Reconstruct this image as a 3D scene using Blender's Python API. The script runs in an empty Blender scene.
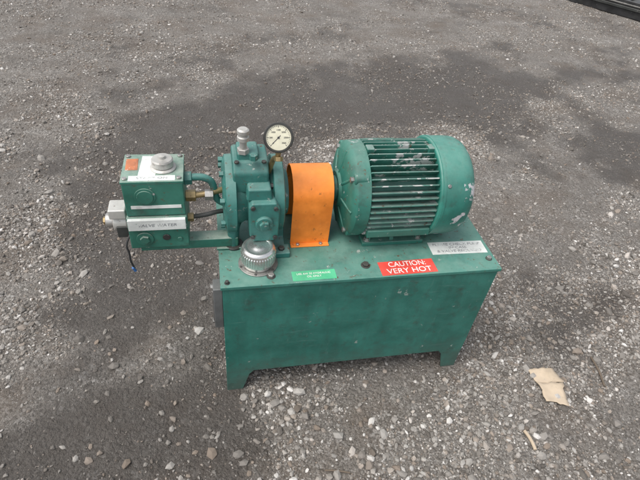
import bpy, bmesh, math, random
import numpy as np
from mathutils import Vector, Matrix
random.seed(7); rng=np.random.default_rng(11)
scene=bpy.context.scene
H=0.5454; W=0.9; D=0.42
YC=0.25; ZC=0.70

# ---------------------------------------------------------------- materials
def new_mat(name):
    m=bpy.data.materials.new(name); m.use_nodes=True
    nt=m.node_tree; b=nt.nodes['Principled BSDF']
    return m,nt,b
def ramp(nt,src,stops):
    r=nt.nodes.new('ShaderNodeValToRGB'); e=r.color_ramp.elements
    e[0].position=stops[0][0]; e[0].color=stops[0][1]
    e[1].position=stops[-1][0]; e[1].color=stops[-1][1]
    for s in stops[1:-1]:
        q=e.new(s[0]); q.color=s[1]
    nt.links.new(src,r.inputs[0]); return r.outputs[0]
def g(v): return (v,v,v,1)
def mix(nt,fac,a,b,mode='MIX'):
    m=nt.nodes.new('ShaderNodeMix'); m.data_type='RGBA'; m.blend_type=mode
    for s,v in ((0,fac),(6,a),(7,b)):
        if hasattr(v,'is_linked'): nt.links.new(v,m.inputs[s])
        else: m.inputs[s].default_value=v if s==0 else (v[0],v[1],v[2],1)
    return m.outputs[2]
def math_(nt,op,a,b=None):
    m=nt.nodes.new('ShaderNodeMath'); m.operation=op
    for i,v in enumerate((a,b)):
        if v is None: continue
        if hasattr(v,'is_linked'): nt.links.new(v,m.inputs[i])
        else: m.inputs[i].default_value=v
    return m.outputs[0]
def noise(nt,co,scale,detail=5,rough=.6):
    n=nt.nodes.new('ShaderNodeTexNoise'); n.inputs['Scale'].default_value=scale
    n.inputs['Detail'].default_value=detail; n.inputs['Roughness'].default_value=rough
    nt.links.new(co,n.inputs['Vector']); return n.outputs['Fac']
def mapping(nt,co,scale,loc=(0,0,0)):
    m=nt.nodes.new('ShaderNodeMapping'); m.inputs['Scale'].default_value=scale; m.inputs['Location'].default_value=loc
    nt.links.new(co,m.inputs['Vector']); return m.outputs[0]

def paint(name,base,wear=.3,chip=(.35,.36,.33),dust=.5,dustcol=(.20,.185,.15),rough=.45,streak=False,rust=.25,chipscale=30,metal=0,grime=.6,patches=()):
    m,nt,b=new_mat(name)
    co=nt.nodes.new('ShaderNodeTexCoord').outputs['Object']
    nrm=nt.nodes.new('ShaderNodeNewGeometry').outputs['Normal']
    sep=nt.nodes.new('ShaderNodeSeparateXYZ'); nt.links.new(nrm,sep.inputs[0])
    n1=noise(nt,co,7,4,.65)
    dark=[c*.76 for c in base]; lite=[min(1,c*1.22+.012) for c in base]
    c=mix(nt,ramp(nt,n1,[(.35,g(0)),(.65,g(1))]),dark,lite)
    if streak:
        ns=noise(nt,mapping(nt,co,(34,34,2.2)),1,4,.7)
        f=ramp(nt,ns,[(.48,g(0)),(.72,g(.4))])
        c=mix(nt,f,c,[x*.6+.012 for x in base])
        ns2=noise(nt,mapping(nt,co,(6,6,70),(3,1,2)),1,6,.75)
        f=ramp(nt,ns2,[(.60,g(0)),(.65,g(.30))])
        c=mix(nt,f,c,[x*.9+.10 for x in base])
        ns3=noise(nt,mapping(nt,co,(40,40,5),(7,1,2)),1,6,.75)
        f=ramp(nt,ns3,[(.60,g(0)),(.66,g(.35))])
        c=mix(nt,f,c,[x*.9+.10 for x in base])
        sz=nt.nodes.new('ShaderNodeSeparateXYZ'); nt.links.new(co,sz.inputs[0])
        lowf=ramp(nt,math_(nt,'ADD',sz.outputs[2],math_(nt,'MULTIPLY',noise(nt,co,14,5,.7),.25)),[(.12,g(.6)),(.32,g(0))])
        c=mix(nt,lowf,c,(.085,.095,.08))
    n2=noise(nt,mapping(nt,co,(1,1,1),(5,2,9)),16,6,.7)
    c=mix(nt,ramp(nt,n2,[(.54,g(0)),(.72,g(grime))]),c,[.035,.036,.03])
    up=ramp(nt,sep.outputs[2],[(.25,g(0)),(.95,g(1))])
    n3=noise(nt,mapping(nt,co,(1,1,1),(1,7,3)),11,6,.72)
    df=math_(nt,'MULTIPLY',math_(nt,'MULTIPLY',up,ramp(nt,n3,[(.33,g(.2)),(.64,g(1))])),dust)
    c=mix(nt,df,c,dustcol)
    n5=noise(nt,mapping(nt,co,(1,1,1),(9,9,1)),48,5,.7)
    c=mix(nt,ramp(nt,n5,[(.64-.08*rust,g(0)),(.68,g(min(1,rust*2)))]),c,[.10,.045,.02])
    n4=noise(nt,mapping(nt,co,(1,1,1),(2,4,6)),chipscale,7,.68)
    for (p,rad) in patches:
        d=nt.nodes.new('ShaderNodeVectorMath'); d.operation='DISTANCE'; nt.links.new(co,d.inputs[0]); d.inputs[1].default_value=p
        n4=math_(nt,'ADD',n4,ramp(nt,math_(nt,'DIVIDE',d.outputs['Value'],rad),[(0,g(.14)),(1,g(0))]))
    t=.70-.22*wear
    cf=ramp(nt,n4,[(t,g(0)),(t+.02,g(1))])
    c=mix(nt,cf,c,chip)
    nt.links.new(c,b.inputs['Base Color'])
    rr=math_(nt,'ADD',math_(nt,'MULTIPLY',n2,.35),rough-.15)
    nt.links.new(math_(nt,'ADD',rr,math_(nt,'MULTIPLY',df,.3)),b.inputs['Roughness'])
    b.inputs['Metallic'].default_value=metal
    bp=nt.nodes.new('ShaderNodeBump'); bp.inputs['Strength'].default_value=.4; bp.inputs['Distance'].default_value=.0018
    hh=math_(nt,'ADD',math_(nt,'MULTIPLY',noise(nt,co,60,4,.65),.9),math_(nt,'MULTIPLY',cf,-.6))
    nt.links.new(hh,bp.inputs['Height']); nt.links.new(bp.outputs[0],b.inputs['Normal'])
    return m
M_tank=paint('green_tank_paint',(.016,.135,.105),wear=.12,dust=.1,streak=True,rust=.12,rough=.40,chip=(.22,.28,.25),patches=(((.58,.0,.46),.07),((.30,.0,.40),.03)))
M_top=paint('green_top_plate_paint',(.032,.165,.130),wear=.26,dust=.8,dustcol=(.15,.275,.225),rust=.45,rough=.38,chip=(.34,.38,.34))
M_pump=paint('green_pump_paint',(.028,.150,.128),wear=.3,dust=.5,dustcol=(.21,.31,.28),rust=.5,chip=(.27,.32,.29))
M_block=paint('green_block_paint',(.024,.140,.100),wear=.25,dust=.8,dustcol=(.36,.41,.35),rust=.35)
M_motor=paint('green_motor_paint',(.020,.135,.102),wear=.26,dust=.5,dustcol=(.20,.30,.25),chip=(.36,.40,.37),rust=.4)
M_fin=paint('green_fin_paint',(.022,.135,.102),wear=.46,dust=.6,dustcol=(.32,.37,.34),chip=(.46,.47,.45),rust=.6,chipscale=20,patches=(((.56,.18,.85),.12),((.46,.12,.62),.07)))
M_cover=paint('green_fan_cover_paint',(.024,.180,.140),wear=.28,dust=.5,dustcol=(.21,.34,.29),chip=(.55,.53,.54),chipscale=16,rust=.22,patches=(((.775,.14,.80),.055),((.77,.125,.76),.045),((.74,.2,.86),.03)))
M_orange=paint('orange_guard_paint',(.88,.235,.022),wear=.12,dust=.35,dustcol=(.72,.34,.12),chip=(.45,.22,.10),rust=.25,grime=.15)
M_dark=paint('dark_greasy_steel',(.025,.027,.025),wear=.2,dust=.35,dustcol=(.11,.105,.09),chip=(.15,.14,.13))
M_grey=paint('grey_gauge_guard',(.13,.135,.135),wear=.3,dust=.35,dustcol=(.2,.2,.18),chip=(.3,.29,.27),metal=.3)
M_steel=paint('dull_steel',(.38,.37,.35),wear=.2,dust=.2,dustcol=(.28,.26,.23),chip=(.14,.10,.07),rough=.4,metal=.8)
M_chrome=paint('worn_chrome',(.76,.76,.74),wear=.15,dust=.15,dustcol=(.5,.48,.44),chip=(.20,.15,.10),rough=.24,metal=.9,rust=.15,grime=.3)
M_alu=paint('cast_aluminium',(.52,.51,.48),wear=.15,dust=.25,dustcol=(.42,.40,.35),chip=(.2,.18,.15),rough=.48,metal=.5)
M_brass=paint('old_brass',(.34,.25,.12),wear=.2,dust=.3,dustcol=(.25,.22,.16),chip=(.1,.08,.05),rough=.42,metal=.8)
M_white=paint('white_label',(.66,.68,.65),wear=.15,dust=.25,dustcol=(.5,.5,.46),chip=(.35,.4,.36),rust=.1,rough=.5,grime=.3)
M_red=paint('red_label',(.66,.045,.03),wear=.2,dust=.2,dustcol=(.6,.25,.2),chip=(.55,.35,.32),rust=0,rough=.4,grime=.3)
M_glabel=paint('light_green_label',(.06,.44,.22),wear=.1,dust=.2,dustcol=(.25,.5,.35),chip=(.4,.5,.42),rust=0,rough=.4,grime=.3)
M_olabel=paint('orange_label',(.55,.17,.06),wear=.4,dust=.2,chip=(.6,.55,.47),rust=.2)
M_ink=paint('black_ink',(.03,.03,.035),wear=.1,dust=.1,rust=0)
M_inkf=paint('faded_ink',(.22,.23,.24),wear=.7,dust=.1,rust=0,chip=(.5,.52,.5))
M_inkw=paint('white_ink',(.8,.78,.74),wear=.05,dust=.05,rust=0,grime=.2)
M_dial=paint('cream_dial',(.66,.63,.48),wear=0,dust=.05,rust=0,rough=.35,grime=.1)
M_glass_black=paint('black_bezel',(.03,.03,.028),wear=.3,dust=.25,chip=(.34,.31,.24),metal=.3,rough=.35)
M_rubber=paint('black_rubber',(.018,.018,.019),wear=.1,dust=.4,dustcol=(.08,.075,.07),rust=0,rough=.6)
M_blackpl=paint('black_plastic',(.014,.014,.015),wear=.1,dust=.3,dustcol=(.09,.09,.09),rust=0,rough=.4)
M_card=paint('weathered_cardboard',(.44,.35,.25),wear=.2,dust=.5,dustcol=(.44,.37,.29),chip=(.26,.21,.16),rust=.1,rough=.9,grime=.3)
M_wood=paint('grey_stick_wood',(.10,.072,.05),wear=.2,dust=.3,rust=0,rough=.9)
M_blue=paint('blue_tape',(.03,.12,.32),wear=.1,dust=.1,rust=0)

# ---------------------------------------------------------------- helpers
def empty(name,parent=None):
    o=bpy.data.objects.new(name,None); scene.collection.objects.link(o); o.empty_display_size=.1
    if parent: o.parent=parent
    return o
def mesh_obj(name,verts,faces,mat,parent=None,bevel=0,seg=2,ang=35):
    me=bpy.data.meshes.new(name); me.from_pydata([tuple(v) for v in verts],[],faces); me.validate()
    bm=bmesh.new(); bm.from_mesh(me)
    bmesh.ops.recalc_face_normals(bm,faces=bm.faces); bm.to_mesh(me); bm.free()
    me.polygons.foreach_set('use_smooth',[True]*len(me.polygons)); me.set_sharp_from_angle(angle=math.radians(ang))
    me.materials.append(mat)
    o=bpy.data.objects.new(name,me); scene.collection.objects.link(o)
    if parent: o.parent=parent
    if bevel:
        b=o.modifiers.new('b','BEVEL'); b.width=bevel; b.segments=seg; b.limit_method='ANGLE'; b.angle_limit=math.radians(30); b.harden_normals=True
    return o
BF=[(0,1,3,2),(4,6,7,5),(0,4,5,1),(2,3,7,6),(0,2,6,4),(1,5,7,3)]
def box(name,x0,x1,y0,y1,z0,z1,mat,parent=None,bevel=.002,rz=0,seg=2):
    cx,cy=(x0+x1)/2,(y0+y1)/2; v=[]
    for x in (x0,x1):
        for y in (y0,y1):
            for z in (z0,z1):
                dx,dy=x-cx,y-cy
                v.append((cx+dx*math.cos(rz)-dy*math.sin(rz),cy+dx*math.sin(rz)+dy*math.cos(rz),z))
    return mesh_obj(name,v,BF,mat,parent,bevel,seg)
def prism(name,poly,axis,a,b,mat,parent=None,bevel=.0015):
    def P(p,t):
        return {'x':(t,p[0],p[1]),'y':(p[0],t,p[1]),'z':(p[0],p[1],t)}[axis]
    n=len(poly); v=[P(p,a) for p in poly]+[P(p,b) for p in poly]
    f=[tuple(range(n)),tuple(range(2*n-1,n-1,-1))]+[(i,(i+1)%n,n+(i+1)%n,n+i) for i in range(n)]
    return mesh_obj(name,v,f,mat,parent,bevel)
def lathe(name,prof,axis,c,mat,parent=None,n=56,ang=35):
    ax=Vector(axis).normalized(); t1=ax.orthogonal().normalized(); t2=ax.cross(t1); c=Vector(c)
    v=[];f=[]
    for t,r in prof:
        for i in range(n):
            a=2*math.pi*i/n; v.append(c+ax*t+(t1*math.cos(a)+t2*math.sin(a))*max(r,1e-5))
    for j in range(len(prof)-1):
        for i in range(n):
            f.append((j*n+i,j*n+(i+1)%n,(j+1)*n+(i+1)%n,(j+1)*n+i))
    f.append(tuple(range(n))); k=(len(prof)-1)*n; f.append(tuple(range(k+n-1,k-1,-1)))
    return mesh_obj(name,v,f,mat,parent,0,ang=ang)
def cyl(name,c,axis,r,h,mat,parent=None,ch=.002,n=40):
    return lathe(name,[(0,r-ch),(ch,r),(h-ch,r),(h,r-ch)],axis,c,mat,parent,n)
def hexn(name,c,axis,r,h,mat,parent=None):
    return lathe(name,[(0,r),(h-.001,r),(h,r-.0015)],axis,c,mat,parent,6,20)
def tube(name,pts,r,mat,parent=None,res=10):
    cu=bpy.data.curves.new(name,'CURVE'); cu.dimensions='3D'; s=cu.splines.new('NURBS'); s.points.add(len(pts)-1)
    for p,q in zip(s.points,pts): p.co=(*q,1)
    s.use_endpoint_u=True; s.order_u=3; s.resolution_u=8; cu.bevel_depth=r; cu.bevel_resolution=5; cu.use_fill_caps=True
    t=bpy.data.objects.new(name+'_c',cu); scene.collection.objects.link(t)
    me=bpy.data.meshes.new_from_object(t.evaluated_get(bpy.context.evaluated_depsgraph_get())); bpy.data.objects.remove(t)
    me.name=name; me.materials.clear(); me.materials.append(mat)
    me.polygons.foreach_set('use_smooth',[True]*len(me.polygons))
    o=bpy.data.objects.new(name,me); scene.collection.objects.link(o)
    if parent: o.parent=parent
    return o
def text(name,s,size,M,mat,parent,width=None,ext=.0002,align='CENTER',space=1.0,shear=0):
    cu=bpy.data.curves.new(name,'FONT'); cu.body=s; cu.size=size; cu.align_x=align; cu.align_y='CENTER'; cu.extrude=ext; cu.space_line=space; cu.shear=shear
    t=bpy.data.objects.new(name+'_c',cu); scene.collection.objects.link(t)
    me=bpy.data.meshes.new_from_object(t.evaluated_get(bpy.context.evaluated_depsgraph_get())); bpy.data.objects.remove(t)
    if width:
        xs=[v.co.x for v in me.vertices]; k=width/(max(xs)-min(xs))
        for v in me.vertices: v.co.x*=k
    me.transform(M); me.materials.clear(); me.materials.append(mat)
    o=bpy.data.objects.new(name,me); scene.collection.objects.link(o); o.parent=parent
    return o
def flatM(x,y,z,rz=0): return Matrix.Translation((x,y,z))@Matrix.Rotation(rz,4,'Z')
def frontM(x,y,z): return Matrix.Translation((x,y,z))@Matrix.Rotation(math.pi/2,4,'X')

unit=empty('hydraulic_power_unit')
# ---------------------------------------------------------------- tank
tank=empty('oil_tank',unit)
hb=.1085; t=.006; ov=.006
ft=[(ov,0),(.062,0),(.085,hb-.02),(.10,hb),(.80,hb),(.815,hb-.02),(.838,0),(W-ov,0),(W-ov,H-.012),(ov,H-.012)]
prism('front_panel',ft,'y',ov,ov+t,M_tank,tank)
prism('rear_panel',ft,'y',D-ov-t,D-ov,M_tank,tank)
st=[(ov+t+.0002,0),(.065,0),(.085,hb-.02),(.10,hb),(D-.10,hb),(D-.085,hb-.02),(D-.065,0),(D-ov-t-.0002,0),(D-ov-t-.0002,H-.0122),(ov+t+.0002,H-.0122)]
prism('left_panel',st,'x',ov+.0003,ov+t,M_tank,tank)
prism('right_panel',st,'x',W-ov-t,W-ov-.0003,M_tank,tank)
box('tank_floor',ov+t,W-ov-t,ov+t,D-ov-t,hb+.004,hb+.010,M_tank,tank,0)
box('top_plate',0,W,0,D,H-.012,H,M_top,tank,.002)
tube('weld_bead',[(ov,ov-.001,H-.014)]+[(ov+(W-2*ov)*i/40,ov-.001+random.uniform(-.0006,.0006),H-.0145+random.uniform(-.0008,.0008)) for i in range(1,40)]+[(W-ov,ov-.001,H-.014)],.0025,M_tank,tank)
box('level_gauge_body',-.022,ov+.0002,.018,.065,.345,.52,M_grey,tank,.003)
box('level_gauge_window',-.0255,-.022,.03,.055,.365,.50,M_steel,tank,.001)
for z in (.355,.51): hexn('level_gauge_nut',(-.022,.0425,z),(-1,0,0),.008,.007,M_steel,tank)
for i,(x,y,r) in enumerate([(.15,.035,.010),(.45,.055,.011),(.875,.05,.008),(.02,.018,.006)]):
    cyl('washer',(x,y,H),(0,0,1),r*1.35,.002,M_dark,tank,.0005,24)
    hexn('bolt_head',(x,y,H+.002),(0,0,1),r,.008,M_dark if i%2 else M_steel,tank)
# breather
bx,by=.117,.094
cyl('filler_flange',(bx,by,H),(0,0,1),.060,.005,M_steel,tank,.001)
for k in range(6):
    a=k*math.pi/3+.3; cyl('flange_screw',(bx+.0555*math.cos(a),by+.0555*math.sin(a),H+.005),(0,0,1),.0038,.003,M_dark,tank,.001,12)
lathe('filler_cap',[(0,.045),(.004,.048),(.012,.048),(.014,.0495),(.056,.0505),(.062,.049),(.066,.045),(.0675,.040),(.0668,.036),(.0650,.034),(.0650,.020),(.067,.017),(.068,.0)],(0,0,1),(bx,by,H+.005),M_chrome,tank,72)
v=[];f=[]
for k in range(40):
    a=2*math.pi*k/40; c,s=math.cos(a),math.sin(a); b0=len(v)
    for (rr,zz) in ((.0495,.015),(.0526,.018),(.0530,.050),(.0500,.054)):
        for w in (-.0016,.0016): v.append((bx+rr*c-w*s,by+rr*s+w*c,H+.005+zz))
    f+=[(b0+2,b0+3,b0+5,b0+4),(b0,b0+1,b0+3,b0+2),(b0+4,b0+5,b0+7,b0+6),(b0,b0+2,b0+4,b0+6),(b0+1,b0+7,b0+5,b0+3)]
mesh_obj('cap_knurl',v,f,M_chrome,tank)
def label(name,x0,x1,y0,y1,mat,rz=0):
    return box(name,x0,x1,y0,y1,H-.0004,H+.0008,mat,tank,0,rz)
label('caution_label',.492,.678,.006,.066,M_red,.02)
text('caution_text','CAUTION:',.030,flatM(.587,.0505,H+.001,.02),M_inkw,tank,.125)
text('very_hot_text','VERY HOT',.030,flatM(.587,.0215,H+.001,.02),M_inkw,tank,.150)
label('oil_label',.213,.348,.008,.048,M_glabel,.01)
text('oil_label_text','USE AW 32 HYDRAULIC\nOIL ONLY',.011,flatM(.28,.029,H+.001,.01),M_inkw,tank,.105,space=1.1)
label('notice_label',.690,.887,.082,.142,M_white,-.02)
text('notice_text','PLEASE CHECK PUMP\nIN CASE\n& VALVE REQUIRED',.0165,flatM(.789,.112,H+.001,-.02),M_inkf,tank,.172,space=.98,shear=.12)

# ---------------------------------------------------------------- motor
motor=empty('electric_motor',unit)
X=(1,0,0); ZM=ZC+.008; mc=(0,YC,ZM)
FX0,FX1=.443,.668
lathe('motor_core',[(FX0,.120),(.69,.120)],X,mc,M_motor,motor,64)
v=[];f=[]
nf=46
for k in range(nf):
    a=2*math.pi*(k+.5)/nf
    ay,az=math.cos(a),math.sin(a)
    if az<-.72: continue
    b0=len(v)
    prof=[(FX0,.118),(FX0,.144),(FX0+.009,.1535),(FX1-.009,.1535),(FX1,.144),(FX1,.118)]
    for sgn in (-1,1):
        for (x,r) in prof:
            w=sgn*(.0032 if r<.12 else .0019)
            v.append((x,YC+ay*r-az*w,ZM+az*r+ay*w))
    n=6
    f.append(tuple(b0+i for i in range(n))); f.append(tuple(b0+n+i for i in range(n-1,-1,-1)))
    for i in range(n): f.append((b0+i,b0+(i+1)%n,b0+n+(i+1)%n,b0+n+i))
mesh_obj('cooling_fins',v,f,M_fin,motor,.0006,1)
lathe('end_bell',[(.372,.030),(.372,.055),(.380,.062),(.386,.095),(.390,.122),(.398,.142),(.408,.150),(.436,.1515),(.447,.1515),(.447,.11)],X,mc,M_motor,motor,72)
for k in range(4):
    a=math.pi/4+k*math.pi/2
    c=(.398,YC+.134*math.cos(a),ZM+.134*math.sin(a))
    cyl('bell_lug',c,X,.020,.045,M_motor,motor,.003,24)
    hexn('through_bolt',(.388,c[1],c[2]),X,.009,.012,M_steel,motor)
for k in range(8):
    a=k*math.pi/4
    p0=Vector((.380,YC+.05*math.cos(a),ZM+.05*math.sin(a))); p1=Vector((.396,YC+.134*math.cos(a),ZM+.134*math.sin(a)))
    tube('bell_rib',[p0,(p0+p1)/2+Vector((-.002,0,0)),p1],.005,M_motor,motor)
cyl('bearing_cap',(.362,YC,ZM),X,.040,.012,M_motor,motor)
cyl('motor_shaft',(.30,YC,ZM),X,.020,.08,M_steel,motor)
lathe('fan_cover',[(.663,.148),(.662,.158),(.665,.1615),(.671,.162),(.735,.162),(.756,.159),(.772,.151),(.783,.138),(.790,.118),(.793,.085),(.793,.0)],X,mc,M_cover,motor,80,50)
lathe('cover_band',[(.668,.1615),(.669,.1638),(.678,.1638),(.679,.1615)],X,mc,M_cover,motor,80,50)
for k in range(4):
    a=math.pi/4+k*math.pi/2+.2
    d=Vector((0,math.cos(a),math.sin(a)))
    cyl('cover_screw',Vector((.688,YC,ZM))+d*.161,d,.006,.004,M_steel,motor,.001,12)
for k in range(-5,6):
    hh=math.sqrt(max(.0,.1**2-(k*.017)**2))
    box('grille_bar',.7932,.796,YC+k*.017-.003,YC+k*.017+.003,ZM-hh,ZM+hh,M_dark,motor,.001)
for s in (-1,1):
    y0,y1=(YC-.108,YC-.060) if s<0 else (YC+.060,YC+.108)
    box('motor_foot',.460,.672,y0,y1,H+.0005,H+.016,M_motor,motor,.003)
    for x in (.475,.555,.645):
        yi,yo=(YC-.05,YC-.100) if s<0 else (YC+.05,YC+.100)
        prism('foot_web',[(yo,H+.012),(yi,H+.012),(yi,H+.07),(yo+(.012 if s<0 else -.012),H+.05)],'x',x,x+.014,M_motor,motor)
    for x in (.478,.655):
        yy=YC+s*.092
        cyl('foot_washer',(x,yy,H+.016),(0,0,1),.012,.002,M_steel,motor,.0005,20); hexn('foot_bolt',(x,yy,H+.018),(0,0,1),.0095,.008,M_steel,motor)
box('conduit_box',.50,.62,YC+.125,YC+.185,ZM-.02,ZM+.075,M_motor,motor,.006)
box('frame_pad',.455,.662,YC-.146,YC-.125,ZM-.092,ZM-.066,M_motor,motor,.003)
for x in (.458,.655): box('frame_lug',x-.01,x+.014,YC-.03,YC-.0,ZM+.132,ZM+.157,M_fin,motor,.003)

# ---------------------------------------------------------------- coupling guard
guard=empty('coupling_guard',unit)
def arch(R,z0,n=26):
    pts=[(YC-R,z0)]
    for i in range(n+1):
        a=math.pi-math.pi*i/n; pts.append((YC+R*math.cos(a),ZC+.010+R*math.sin(a)))
    pts.append((YC+R,z0)); return pts
RG=.078
o_=arch(RG,H+.003); i_=arch(RG-.003,H+.003)
n=len(o_); v=[];f=[]
gx0,gx1=.227,.352
for x in (gx0,gx1):
    v+=[(x,)+p for p in o_]+[(x,)+p for p in i_]
for k in range(n-1):
    f+=[(k,k+1,2*n+k+1,2*n+k),(n+k,3*n+k,3*n+k+1,n+k+1),(k,n+k,n+k+1,k+1),(2*n+k,2*n+k+1,3*n+k+1,3*n+k)]
f+=[(0,2*n,3*n,n),(n-1,2*n-1,4*n-1,3*n-1)]
mesh_obj('guard_hood',v,f,M_orange,guard)
for s in (-1,1):
    ya,yb=(YC-.096,YC-RG-.0002) if s<0 else (YC+RG+.0002,YC+.096)
    box('guard_flange',gx0,gx1,ya,yb,H+.0005,H+.0045,M_orange,guard,.001)
    for x in (.25,.325): hexn('guard_bolt',(x,(ya+yb)/2,H+.0045),(0,0,1),.006,.006,M_steel,guard)
cyl('coupling',(.25,YC,ZC),X,.045,.06,M_steel,guard)

# ---------------------------------------------------------------- pump
pc=(0,YC,ZC)
pump=empty('hydraulic_pump',unit)
lathe('pump_rear_cover',[(.020,.06),(.020,.088),(.024,.104),(.030,.118),(.058,.120),(.061,.114),(.062,.09)],X,pc,M_pump,pump,72)
lathe('pump_body',[(.055,.094),(.075,.092),(.085,.086),(.15,.086),(.16,.098),(.165,.10)],X,pc,M_pump,pump,72)
lathe('pump_mounting_flange',[(.165,.112),(.168,.117),(.196,.117),(.199,.113),(.201,.075),(.215,.070),(.216,.04)],X,pc,M_pump,pump,72)
for k in range(8):
    a=k*math.pi/4+.39
    hexn('cover_bolt',(.012,YC+.103*math.cos(a),ZC+.103*math.sin(a)),X,.0085,.014,M_pump,pump)
for k in range(4):
    a=k*math.pi/2+.78
    hexn('flange_bolt',(.150,YC+.103*math.cos(a),ZC+.103*math.sin(a)),X,.009,.016,M_dark,pump)
prism('control_housing',[(YC-.075,ZC+.05),(YC+.05,ZC+.05),(YC+.055,ZC+.118),(YC+.04,ZC+.148),(YC-.055,ZC+.148),(YC-.078,ZC+.118)],'x',.050,.152,M_pump,pump,.008)
prism('housing_step',[(YC-.05,ZC+.140),(YC+.03,ZC+.140),(YC+.025,ZC+.166),(YC-.045,ZC+.166)],'x',.064,.125,M_pump,pump,.006)
prism('compensator_block',[(.092,ZC-.060),(.104,ZC-.085),(.165,ZC-.085),(.178,ZC-.065),(.180,ZC+.035),(.168,ZC+.055),(.100,ZC+.055),(.090,ZC+.040)],'y',YC-.135,YC-.07,M_pump,pump,.005)
prism('block_shoulder',[(.085,ZC+.050),(.160,ZC+.050),(.155,ZC+.090),(.090,ZC+.090)],'y',YC-.115,YC-.05,M_pump,pump,.006)
cyl('port_boss',(.135,YC-.128,ZC-.015),(0,-1,0),.026,.016,M_pump,pump,.003)
hexn('port_plug',(.135,YC-.144,ZC-.015),(0,-1,0),.015,.009,M_pump,pump)
for (x,z) in ((.102,ZC-.065),(.168,ZC-.068),(.102,ZC+.042),(.167,ZC+.038)):
    cyl('socket_screw',(x,YC-.134,z),(0,-1,0),.0065,.007,M_dark,pump,.001,16)
for s in (-1,1):
    cyl('housing_screw',(.10+s*.038,YC-.062,ZC+.146),(0,0,1),.007,.006,M_dark,pump,.001,16)
prism('pump_bracket',[(YC-.115,H+.0005),(YC+.115,H+.0005),(YC+.115,H+.014),(YC+.07,H+.03),(YC+.06,H+.075),(YC-.06,H+.075),(YC-.07,H+.03),(YC-.115,H+.014)],'x',.150,.205,M_pump,pump,.003)
box('pump_pad',.135,.218,.110,.155,H+.0005,H+.020,M_pump,pump,.003)
hexn('pad_bolt',(.192,.130,H+.020),(0,0,1),.010,.009,M_dark,pump)
cyl('suction_flange',(.048,.185,H),(0,0,1),.030,.008,M_dark,pump)
tube('suction_pipe',[(.048,.185,H+.004),(.048,.185,H+.045),(.050,.19,H+.075),(.065,.22,H+.085)],.018,M_pump,pump)
kx,ky,kz=.082,.215,ZC+.166
hexn('relief_nut',(kx,ky,kz-.002),(0,0,1),.017,.014,M_alu,pump)
cyl('relief_stem',(kx,ky,kz+.010),(0,0,1),.010,.030,M_alu,pump,.001,20)
lathe('relief_knob',[(0,.012),(.003,.0165),(.014,.0165),(.016,.014),(.020,.013),(.024,.0165),(.034,.0165),(.038,.012),(.039,0)],(0,0,1),(kx,ky,kz+.034),M_alu,pump,28)
hexn('side_plug',(.108,.180,kz-.004),(0,0,1),.012,.016,M_pump,pump)
gc=Vector((.172,.165,.938)); gd=Vector((-.06,-.86,.42)).normalized()
gx=Vector((1,0,0)); gx=(gx-gd*gx.dot(gd)).normalized(); gy=gd.cross(gx)
gau=empty('pressure_gauge',pump)
lathe('gauge_case',[(-.034,.0),(-.034,.033),(-.030,.036),(-.006,.036),(-.004,.0395),(.004,.0405),(.0065,.0385),(.0065,.0345),(.002,.0340),(.0015,.0)],gd,gc,M_glass_black,gau,64)
lathe('gauge_dial',[(.0018,.0338),(.0024,.0336),(.0024,0)],gd,gc,M_dial,gau,48)
Mg=Matrix(((gx.x,gy.x,gd.x,gc.x),(gx.y,gy.y,gd.y,gc.y),(gx.z,gy.z,gd.z,gc.z),(0,0,0,1)))
v=[];f=[]
def quad(a,r0,r1,w):
    b0=len(v); c,s=math.cos(a),math.sin(a)
    for r,sg in ((r0,-1),(r0,1),(r1,1),(r1,-1)):
        v.append(Mg@Vector((r*c-sg*w*s,r*s+sg*w*c,.0029)))
    f.append((b0,b0+1,b0+2,b0+3))
for k in range(31):
    a=math.radians(225-9*k); quad(a,.026 if k%5==0 else .0285,.0315,.0007 if k%5==0 else .0004)
quad(math.radians(225),-.008,.025,.0009)
mesh_obj('gauge_ticks',v,f,M_ink,gau)
for k in range(7):
    a=math.radians(225-45*k)
    text('dial_number',str(k*500),.0060,Mg@Matrix.Translation((.0200*math.cos(a),.0200*math.sin(a),.0029)),M_ink,gau)
cyl('needle_hub',gc+gd*.0026,gd,.003,.002,M_ink,gau,.0005,16)
tube('gauge_stem',[gc-gy*.036-gd*.012,gc-gy*.055-gd*.012,(.165,.19,.86),(.160,.20,.83),(.155,.21,.80)],.0075,M_brass,gau)
hexn('gauge_nut',gc-gy*.052-gd*.012,-gy,.012,.012,M_brass,gau)

# ---------------------------------------------------------------- valve manifold
man=empty('valve_manifold',unit)
x0,x1=-.247,-.083
yF,yB=.150,.290
zb,zs,zt=.588,.700,.818
box('lower_block',x0,x1,yF-.008,yB,zb,zs-.001,M_block,man,.003)
box('upper_block',x0+.003,x1-.002,yF,yB-.004,zs+.001,zt-.008,M_block,man,.003)
box('block_lid',x0+.001,x1,yF-.002,yB-.002,zt-.0078,zt,M_block,man,.002)
cyl('face_plate_ring',(-.188,yF,.768),(0,-1,0),.028,.003,M_block,man,.0008)
cyl('face_plug',(-.188,yF-.003,.768),(0,-1,0),.022,.003,M_block,man,.001)
box('face_label',x0+.018,x1-.012,yF-.0015,yF+.001,.728,.738,M_white,man,0)
box('strip_label',x0+.004,x1-.004,yF-.0195,yF-.008,.664,.700,M_white,man,.001)
text('strip_text','VALVE WATER',.014,frontM((x0+x1)/2,yF-.0198,.682),M_inkf,man,.105,shear=.15)
cyl('port_plug_ring',(-.205,yF-.008,.625),(0,-1,0),.024,.004,M_block,man,.001)
hexn('port_hex',(-.205,yF-.012,.625),(0,-1,0),.014,.006,M_block,man)
cyl('port_plug',(-.145,yF-.008,.628),(0,-1,0),.011,.003,M_dark,man,.001)
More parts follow.
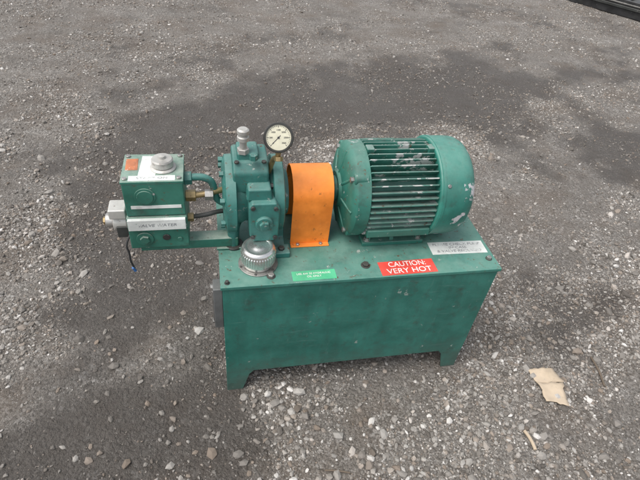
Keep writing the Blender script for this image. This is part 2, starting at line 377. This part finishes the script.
cyl('port_plug_s',(-.108,yF-.008,.62),(0,-1,0),.007,.004,M_block,man,.001,20)
lathe('knob_base',[(0,.034),(.004,.035),(.007,.032),(.009,.026)],(0,0,1),(-.138,.215,zt),M_alu,man,40)
lathe('adjusting_knob',[(0,.024),(.002,.029),(.018,.029),(.022,.026),(.023,.010),(.030,.009),(.032,0)],(0,0,1),(-.138,.215,zt+.009),M_alu,man,40)
box('lid_sticker',-.200,-.155,.16,.275,zt-.0004,zt+.0008,M_white,man,0,-.05)
box('orange_sticker',-.238,-.206,.205,.262,zt-.0004,zt+.0009,M_olabel,man,0,.03)
box('lid_sticker_low',-.225,-.105,.153,.176,zt-.0004,zt+.0010,M_white,man,0)
text('lid_text','START ON',.013,flatM(-.165,.164,zt+.0013,0),M_inkf,man,.08)
for (x,y) in ((x0+.012,yF+.012),(x1-.012,yF+.012),(x1-.012,yB-.016),(x0+.012,yB-.016)):
    cyl('lid_screw',(x,y,zt),(0,0,1),.0065,.005,M_steel,man,.001,16)
cyl('solenoid_flange',(x0,.215,.640),(-1,0,0),.036,.010,M_steel,man)
cyl('solenoid_body',(x0-.010,.215,.640),(-1,0,0),.030,.038,M_alu,man)
cyl('solenoid_cap',(x0-.048,.215,.640),(-1,0,0),.022,.022,M_steel,man)
box('connector_box',x0-.054,x0-.006,.180,.235,.668,.700,M_alu,man,.004)
hexn('solenoid_nut',(x0-.070,.215,.640),(-1,0,0),.012,.008,M_brass,man)
box('solenoid_base',x0-.040,x0-.002,.180,.205,.600,.640,M_dark,man,.003)
tube('drain_wire',[(x0-.002,.165,.622),(x0-.018,.150,.60),(x0-.010,.148,.565),(x0-.014,.150,.53),(x0-.006,.152,.50)],.003,M_rubber,man)
tube('blue_wire_tag',[(x0-.010,.149,.505),(x0-.005,.152,.488)],.0042,M_blue,man)
box('support_bar',x0+.02,.062,.168,.212,H+.008,zb-.0005,M_block,man,.003)
box('support_foot',-.005,.070,.160,.222,H+.0004,H+.0078,M_block,man,.002)
hexn('bar_bolt',(.050,.19,zb-.0005),(0,0,1),.010,.008,M_dark,man)
tube('return_pipe',[(x1,.215,.782),(-.065,.215,.785),(-.030,.215,.785),(-.006,.218,.765),(-.002,.222,.72),(.005,.225,.690),(.025,.228,.68)],.0105,M_pump,man)
hexn('pipe_nut',(x1-.001,.215,.782),X,.019,.020,M_pump,man)
tube('pressure_pipe',[(x1,.205,.728),(-.04,.206,.728),(.0,.212,.735),(.03,.23,.73)],.009,M_brass,man)
hexn('pressure_nut',(x1-.001,.205,.728),X,.017,.028,M_brass,man)
hexn('pressure_nut',(-.030,.206,.728),X,.016,.024,M_steel,man)
tube('pilot_line',[(x1,.19,.660),(-.03,.19,.665),(.0,.2,.67),(.03,.215,.66)],.007,M_dark,man)
hexn('pilot_nut',(x1-.001,.19,.660),X,.013,.018,M_brass,man)

# ---------------------------------------------------------------- ground
def vnoise(x,y,s,seed):
    r=np.random.default_rng(seed); T=r.random((256,256))
    u=x*s; w=y*s; i=np.floor(u).astype(int); j=np.floor(w).astype(int)
    a=u-i; b=w-j; a=a*a*(3-2*a); b=b*b*(3-2*b)
    i0=i%256;i1=(i+1)%256;j0=j%256;j1=(j+1)%256
    return (T[i0,j0]*(1-a)+T[i1,j0]*a)*(1-b)+(T[i0,j1]*(1-a)+T[i1,j1]*a)*b
def fbm(x,y,s,seed,o=4):
    v=0;a=1;t=0
    for k in range(o):
        v=v+a*vnoise(x+k*13.7,y-k*7.1,s*2**k,seed+k); t+=a; a*=.62
    return v/t
def blob(x,y,cx,cy,rx,ry,rot=0):
    c,s=math.cos(rot),math.sin(rot); u=((x-cx)*c+(y-cy)*s)/rx; w=(-(x-cx)*s+(y-cy)*c)/ry
    return np.exp(-(u*u+w*w))
def sstep(a,b,v):
    t=np.clip((v-a)/(b-a),0,1); return t*t*(3-2*t)
def streaks(x,y):
    c,s=math.cos(.45),math.sin(.45); u=x*c+y*s; w=-x*s+y*c
    return fbm(u*.35,w*1.6,1.4,90,5)
def damp(x,y):
    b=1.0*blob(x,y,1.6,2.5,2.3,.65,.25)+1.15*blob(x,y,-.60,-.20,.42,.22)+.6*blob(x,y,3.2,1.6,1.6,.5,-.2)+.6*blob(x,y,-.40,.7,.35,.6)+.8*blob(x,y,.0,1.55,.5,1.0,-.3)+.6*blob(x,y,1.65,.2,.5,.3)+.5*blob(x,y,4.5,4.5,2.5,.6,-.4)+.7*blob(x,y,-.1,-.15,.3,.2)+.4*blob(x,y,1.15,-.33,.3,.12)
    return np.clip(sstep(.34,.62,b*.5+fbm(x,y,3.0,5,6)*.75+streaks(x,y)*.45-.36),0,1)
def height(x,y):
    h=(fbm(x,y,.9,40,4)-.5)*.035+(fbm(x,y,9,50,3)-.5)*.018
    m=np.exp(-(np.maximum(np.abs(x-.45)-.5,0)**2+np.maximum(np.abs(y-.21)-.25,0)**2)/.05)
    return h*(1-.75*m)-.002*m
def axis(c0,c1,step,far):
    a=list(np.arange(c0,c1+step/2,step)); s=step; r=[];x=c1
    while x<far: s*=1.18; x+=s; r.append(x)
    s=step; l=[];x=c0
    while x>-far: s*=1.18; x-=s; l.append(x)
    return np.array(l[::-1]+a+r)
ax_=axis(-2.2,6.6,.016,180); ay_=axis(-1.0,6.4,.016,180)
XX,YY=np.meshgrid(ax_,ay_); ZZ=height(XX,YY); nx,ny=len(ax_),len(ay_)
co=np.stack([XX.ravel(),YY.ravel(),ZZ.ravel()],1)
me=bpy.data.meshes.new('ground'); me.vertices.add(len(co)); me.vertices.foreach_set('co',co.ravel())
ii,jj=np.meshgrid(np.arange(nx-1),np.arange(ny-1)); a=(jj*nx+ii).ravel()
q=np.stack([a,a+1,a+nx+1,a+nx],1)
me.loops.add(q.size); me.loops.foreach_set('vertex_index',q.ravel()); me.polygons.add(len(q))
me.polygons.foreach_set('loop_start',np.arange(0,q.size,4)); me.update(calc_edges=True)
me.polygons.foreach_set('use_smooth',[True]*len(q))
at=me.attributes.new('damp','FLOAT','POINT'); at.data.foreach_set('value',damp(XX,YY).ravel().astype(np.float32))
ground=bpy.data.objects.new('ground',me); scene.collection.objects.link(ground)
m,nt,b=new_mat('gravel_dirt')
co_=nt.nodes.new('ShaderNodeTexCoord').outputs['Object']
at=nt.nodes.new('ShaderNodeAttribute'); at.attribute_name='damp'; dmp=at.outputs['Fac']
wn=nt.nodes.new('ShaderNodeTexNoise'); wn.inputs['Scale'].default_value=70; wn.inputs['Detail'].default_value=2; nt.links.new(co_,wn.inputs['Vector'])
wv=nt.nodes.new('ShaderNodeVectorMath'); wv.operation='MULTIPLY_ADD'; nt.links.new(wn.outputs['Color'],wv.inputs[0]); wv.inputs[1].default_value=(.012,.012,.012); nt.links.new(co_,wv.inputs[2]); wc=wv.outputs[0]
def voro(scale):
    v=nt.nodes.new('ShaderNodeTexVoronoi'); v.inputs['Scale'].default_value=scale; nt.links.new(wc,v.inputs['Vector']); return v
V1=voro(80); V2=voro(190)
def cellval(V):
    s=nt.nodes.new('ShaderNodeSeparateColor'); nt.links.new(V.outputs['Color'],s.inputs[0]); return s.outputs[0]
c1=ramp(nt,cellval(V1),[(0,(.075,.067,.058,1)),(.5,(.235,.217,.194,1)),(.85,(.37,.348,.318,1)),(1,(.62,.595,.56,1))])
c2=ramp(nt,cellval(V2),[(0,(.052,.046,.040,1)),(.55,(.22,.203,.181,1)),(.9,(.40,.376,.345,1)),(1,(.60,.575,.54,1))])
sel=ramp(nt,noise(nt,co_,26,4,.7),[(.46,g(0)),(.58,g(1))])
c=mix(nt,sel,c2,c1)
dirt=mix(nt,ramp(nt,noise(nt,co_,120,5,.8),[(.37,g(0)),(.63,g(1))]),(.058,.048,.040),(.33,.30,.265))
c=mix(nt,ramp(nt,noise(nt,co_,6,6,.75),[(.42,g(.2)),(.58,g(.8))]),c,dirt)
c=mix(nt,ramp(nt,noise(nt,co_,1.3,6,.7),[(.40,g(.35)),(.60,g(0))]),c,(.090,.078,.066))
brown=ramp(nt,noise(nt,mapping(nt,co_,(1,1,1),(7,3,0)),2.4,6,.7),[(.48,g(0)),(.62,g(.42))])
c=mix(nt,brown,c,(.125,.092,.066))
c=mix(nt,math_(nt,'MULTIPLY',dmp,.72),c,(.046,.037,.030))
nt.links.new(c,b.inputs['Base Color'])
nt.links.new(math_(nt,'SUBTRACT',.92,math_(nt,'MULTIPLY',dmp,.32)),b.inputs['Roughness'])
hh=math_(nt,'ADD',math_(nt,'ADD',math_(nt,'MULTIPLY',V1.outputs['Distance'],-.4),math_(nt,'MULTIPLY',V2.outputs['Distance'],-.2)),math_(nt,'MULTIPLY',noise(nt,co_,60,5,.75),1.1))
bp=nt.nodes.new('ShaderNodeBump'); bp.inputs['Strength'].default_value=1; bp.inputs['Distance'].default_value=.014
nt.links.new(hh,bp.inputs['Height']); nt.links.new(bp.outputs[0],b.inputs['Normal'])
me.materials.append(m)

# loose stones: one mesh
bm=bmesh.new(); bmesh.ops.create_icosphere(bm,subdivisions=1,radius=1); bm.verts.ensure_lookup_table()
bv=np.array([v.co[:] for v in bm.verts]); bfc=np.array([[v.index for v in f.verts] for f in bm.faces]); bm.free()
def scatter(n,xr,yr,rmin,rmax,pw,dens):
    x=rng.uniform(*xr,n); y=rng.uniform(*yr,n)
    k=rng.random(n)<dens(x,y); x=x[k]; y=y[k]
    r=rmin*(1-rng.random(len(x))*(1-(rmin/rmax)**pw))**(-1/pw)
    return x,y,r
clus=lambda x,y: (.08+.92*sstep(.42,.60,fbm(x,y,3.1,77,5)*.6+streaks(x+3,y)*.4))
dl=lambda x,y: (1-.75*damp(x,y))*clus(x,y)
near=lambda x,y: dl(x,y)*np.clip(1.0/(.35+((x-.4)**2+(y+.2)**2)*.30),0,1)
S=[scatter(480000,(-1.6,3.2),(-.9,3.2),.0022,.011,2.2,near),
   scatter(90000,(-2.2,6.6),(.8,6.4),.0045,.014,2.6,dl),
   scatter(4200,(-1.4,2.6),(-.8,2.0),.009,.023,2.5,dl),
   scatter(1200,(-1.2,1.8),(-.7,.4),.008,.019,2.5,lambda x,y: np.clip(blob(x,y,.6,-.35,.6,.25)+.3,0,1))]
x=np.concatenate([s[0] for s in S]); y=np.concatenate([s[1] for s in S]); r=np.concatenate([s[2] for s in S])
fx=((x>-.01)&(x<.075))|((x>.825)&(x<.91)); fy=((y>-.01)&(y<.075))|((y>.345)&(y<.43)); k=~(fx&fy); x,y,r=x[k],y[k],r[k]; n=len(x)
sc=np.stack([rng.uniform(.8,1.4,n),rng.uniform(.6,1.05,n),rng.uniform(.45,.8,n)],1)*r[:,None]
P=bv[None]*(1+rng.uniform(-.28,.28,(n,12,1)))*sc[:,None,:]
tx=rng.normal(0,.4,n); a=rng.uniform(0,2*np.pi,n)
cy,sy=np.cos(tx),np.sin(tx); Pz=P[...,2]*cy[:,None]+P[...,0]*sy[:,None]; Px=P[...,0]*cy[:,None]-P[...,2]*sy[:,None]; Py=P[...,1]
ca,sa=np.cos(a)[:,None],np.sin(a)[:,None]
hz=height(x,y)
out=np.stack([Px*ca-Py*sa+x[:,None],Px*sa+Py*ca+y[:,None],Pz+(hz+sc[:,2]*.3)[:,None]],2).reshape(-1,3)
F=(bfc[None]+(np.arange(n)*12)[:,None,None]).reshape(-1,3)
me=bpy.data.meshes.new('gravel'); me.vertices.add(len(out)); me.vertices.foreach_set('co',out.ravel())
me.loops.add(F.size); me.loops.foreach_set('vertex_index',F.ravel().astype(np.int32)); me.polygons.add(len(F))
me.polygons.foreach_set('loop_start',np.arange(0,F.size,3)); me.update(calc_edges=True)
me.polygons.foreach_set('use_smooth',np.zeros(len(F),dtype=bool))
tone=np.clip(rng.normal(.46,.24,n),0.02,1); tone[rng.random(n)<.035]=1.0
tone*=1-.40*damp(x,y)
at=me.attributes.new('tone','FLOAT','POINT'); at.data.foreach_set('value',np.repeat(tone,12).astype(np.float32))
at=me.attributes.new('hue','FLOAT','POINT'); at.data.foreach_set('value',np.repeat(rng.random(n),12).astype(np.float32))
gr=bpy.data.objects.new('gravel',me); scene.collection.objects.link(gr)
m,nt,b=new_mat('gravel_stones')
at=nt.nodes.new('ShaderNodeAttribute'); at.attribute_name='tone'; hu=nt.nodes.new('ShaderNodeAttribute'); hu.attribute_name='hue'
c=ramp(nt,at.outputs['Fac'],[(0,(.070,.062,.054,1)),(.4,(.22,.204,.184,1)),(.75,(.41,.388,.358,1)),(1,(.68,.655,.62,1))])
c=mix(nt,ramp(nt,hu.outputs['Fac'],[(.60,g(0)),(1,g(.6))]),c,(.27,.20,.145))
co_=nt.nodes.new('ShaderNodeTexCoord').outputs['Object']
c=mix(nt,math_(nt,'MULTIPLY',noise(nt,co_,240,2,.7),.45),c,(.14,.12,.10))
nt.links.new(c,b.inputs['Base Color']); b.inputs['Roughness'].default_value=.85
me.materials.append(m)

# ---------------------------------------------------------------- litter
def gh(x,y): return float(height(np.array([x]),np.array([y]))[0])
def sheet(name,poly,mat,lift=.008,warp=.004):
    cx=sum(p[0] for p in poly)/len(poly); cy=sum(p[1] for p in poly)/len(poly)
    pts=[]
    for i in range(len(poly)):
        a=poly[i];b=poly[(i+1)%len(poly)]
        for k in range(7):
            t=k/7; pts.append((a[0]+(b[0]-a[0])*t+random.uniform(-.004,.004),a[1]+(b[1]-a[1])*t+random.uniform(-.004,.004)))
    rings=[1,.75,.45,.15]; v=[];f=[]; n=len(pts)
    for q in rings:
        for p in pts:
            X_=cx+(p[0]-cx)*q;Y_=cy+(p[1]-cy)*q
            v.append((X_,Y_,gh(X_,Y_)+lift+warp*math.sin(X_*37+Y_*21)+warp*.5*math.sin(Y_*71)))
    for j in range(len(rings)-1):
        for i in range(n): f.append((j*n+i,j*n+(i+1)%n,(j+1)*n+(i+1)%n,(j+1)*n+i))
    f.append(tuple((len(rings)-1)*n+i for i in range(n)))
    o=mesh_obj(name,v,f,mat); s=o.modifiers.new('s','SOLIDIFY'); s.thickness=.003; return o
sheet('cardboard_scrap',[(1.188,-.055),(1.285,-.075),(1.300,-.138),(1.195,-.122)],M_card,.011)
sheet('cardboard_scrap',[(1.190,-.120),(1.288,-.138),(1.262,-.235),(1.18,-.205)],M_card,.016)
tube('stick',[(1.49,-.04,gh(1.49,-.04)+.012),(1.485,-.08,gh(1.48,-.08)+.016),(1.478,-.12,gh(1.48,-.12)+.014),(1.465,-.17,gh(1.465,-.17)+.010)],.0045,M_wood)
tube('stick',[(.30,-.33,gh(.3,-.33)+.006),(.34,-.335,gh(.34,-.335)+.008),(.38,-.35,gh(.38,-.35)+.006)],.003,M_wood)
tube('stick',[(1.035,-.30,gh(1.03,-.3)+.009),(1.045,-.33,gh(1.04,-.33)+.012),(1.04,-.37,gh(1.04,-.37)+.009)],.006,M_card)

# black steel skid in the distance
sk=empty('equipment_skid'); ang=math.atan2(-.77,.54)
Ms=Matrix.Translation((4.93,5.55,gh(4.93,5.55)))@Matrix.Rotation(ang,4,'Z')
def sk_add(o): o.data.transform(Ms); return o
for yy in (0,.95):
    sk_add(prism('base_runner',[(0,0.03),(.06,0),(2.4,0),(2.4,.09),(.02,.09)],'y',yy,yy+.08,M_blackpl,sk,.01))
sk_add(prism('deck',[(-.02,.10),(.03,.092),(2.42,.092),(2.42,.13),(.0,.13)],'y',-.03,1.06,M_dark,sk,.008))
for i in range(9):
    sk_add(box('deck_slat',.02+i*.26,.20+i*.26,.0,1.03,.131,.150,M_blackpl,sk,.006))
sk_add(box('edge_rail',-.01,2.4,-.028,-.004,.131,.20,M_blackpl,sk,.008))
sk_add(box('end_rail',-.012,.014,0,1.03,.151,.20,M_blackpl,sk,.008))
sk_add(box('trim_strip',.02,2.38,-.034,-.0285,.150,.162,M_steel,sk,.001))

# ---------------------------------------------------------------- world + light
w=bpy.data.worlds.new('World'); scene.world=w; w.use_nodes=True; nt=w.node_tree
bg=nt.nodes['Background']; sky=nt.nodes.new('ShaderNodeTexSky'); sky.sky_type='NISHITA'; sky.sun_disc=False
el,az=math.radians(60),math.radians(-110)
sky.sun_elevation=el; sky.sun_rotation=az; sky.dust_density=3; sky.ozone_density=1; sky.air_density=1
hs=nt.nodes.new('ShaderNodeHueSaturation'); hs.inputs['Saturation'].default_value=.30; hs.inputs['Value'].default_value=1.5
nt.links.new(sky.outputs[0],hs.inputs['Color']); nt.links.new(hs.outputs[0],bg.inputs[0]); bg.inputs[1].default_value=.15
sd=bpy.data.lights.new('sun','SUN'); sd.energy=2.3; sd.angle=math.radians(40); sd.color=(1,.965,.92)
so=bpy.data.objects.new('sun',sd); scene.collection.objects.link(so)
dirv=Vector((math.sin(az)*math.cos(el),math.cos(az)*math.cos(el),math.sin(el)))
so.rotation_euler=dirv.to_track_quat('Z','Y').to_euler(); so.location=(0,0,6)
# ---------------------------------------------------------------- camera
def R(a,b,c):
    f=np.array([np.sin(a)*np.cos(b),np.cos(a)*np.cos(b),-np.sin(b)])
    r=np.array([np.cos(a),-np.sin(a),0]); u=np.cross(r,f)
    return np.cos(c)*r+np.sin(c)*u,-np.sin(c)*r+np.cos(c)*u,f
r_,u_,f_=R(.2729,.7117,.1294)
cd=bpy.data.cameras.new('camera'); cd.sensor_width=36; cd.lens=485.26/640*36; cd.clip_end=1000; cd.clip_start=.01
cam=bpy.data.objects.new('camera',cd); scene.collection.objects.link(cam)
cam.matrix_world=Matrix(((r_[0],u_[0],-f_[0],.0025),(r_[1],u_[1],-f_[1],-.9793),(r_[2],u_[2],-f_[2],1.589),(0,0,0,1)))
scene.camera=cam
scene.view_settings.view_transform='Standard'; scene.view_settings.look='None'; scene.view_settings.exposure=0
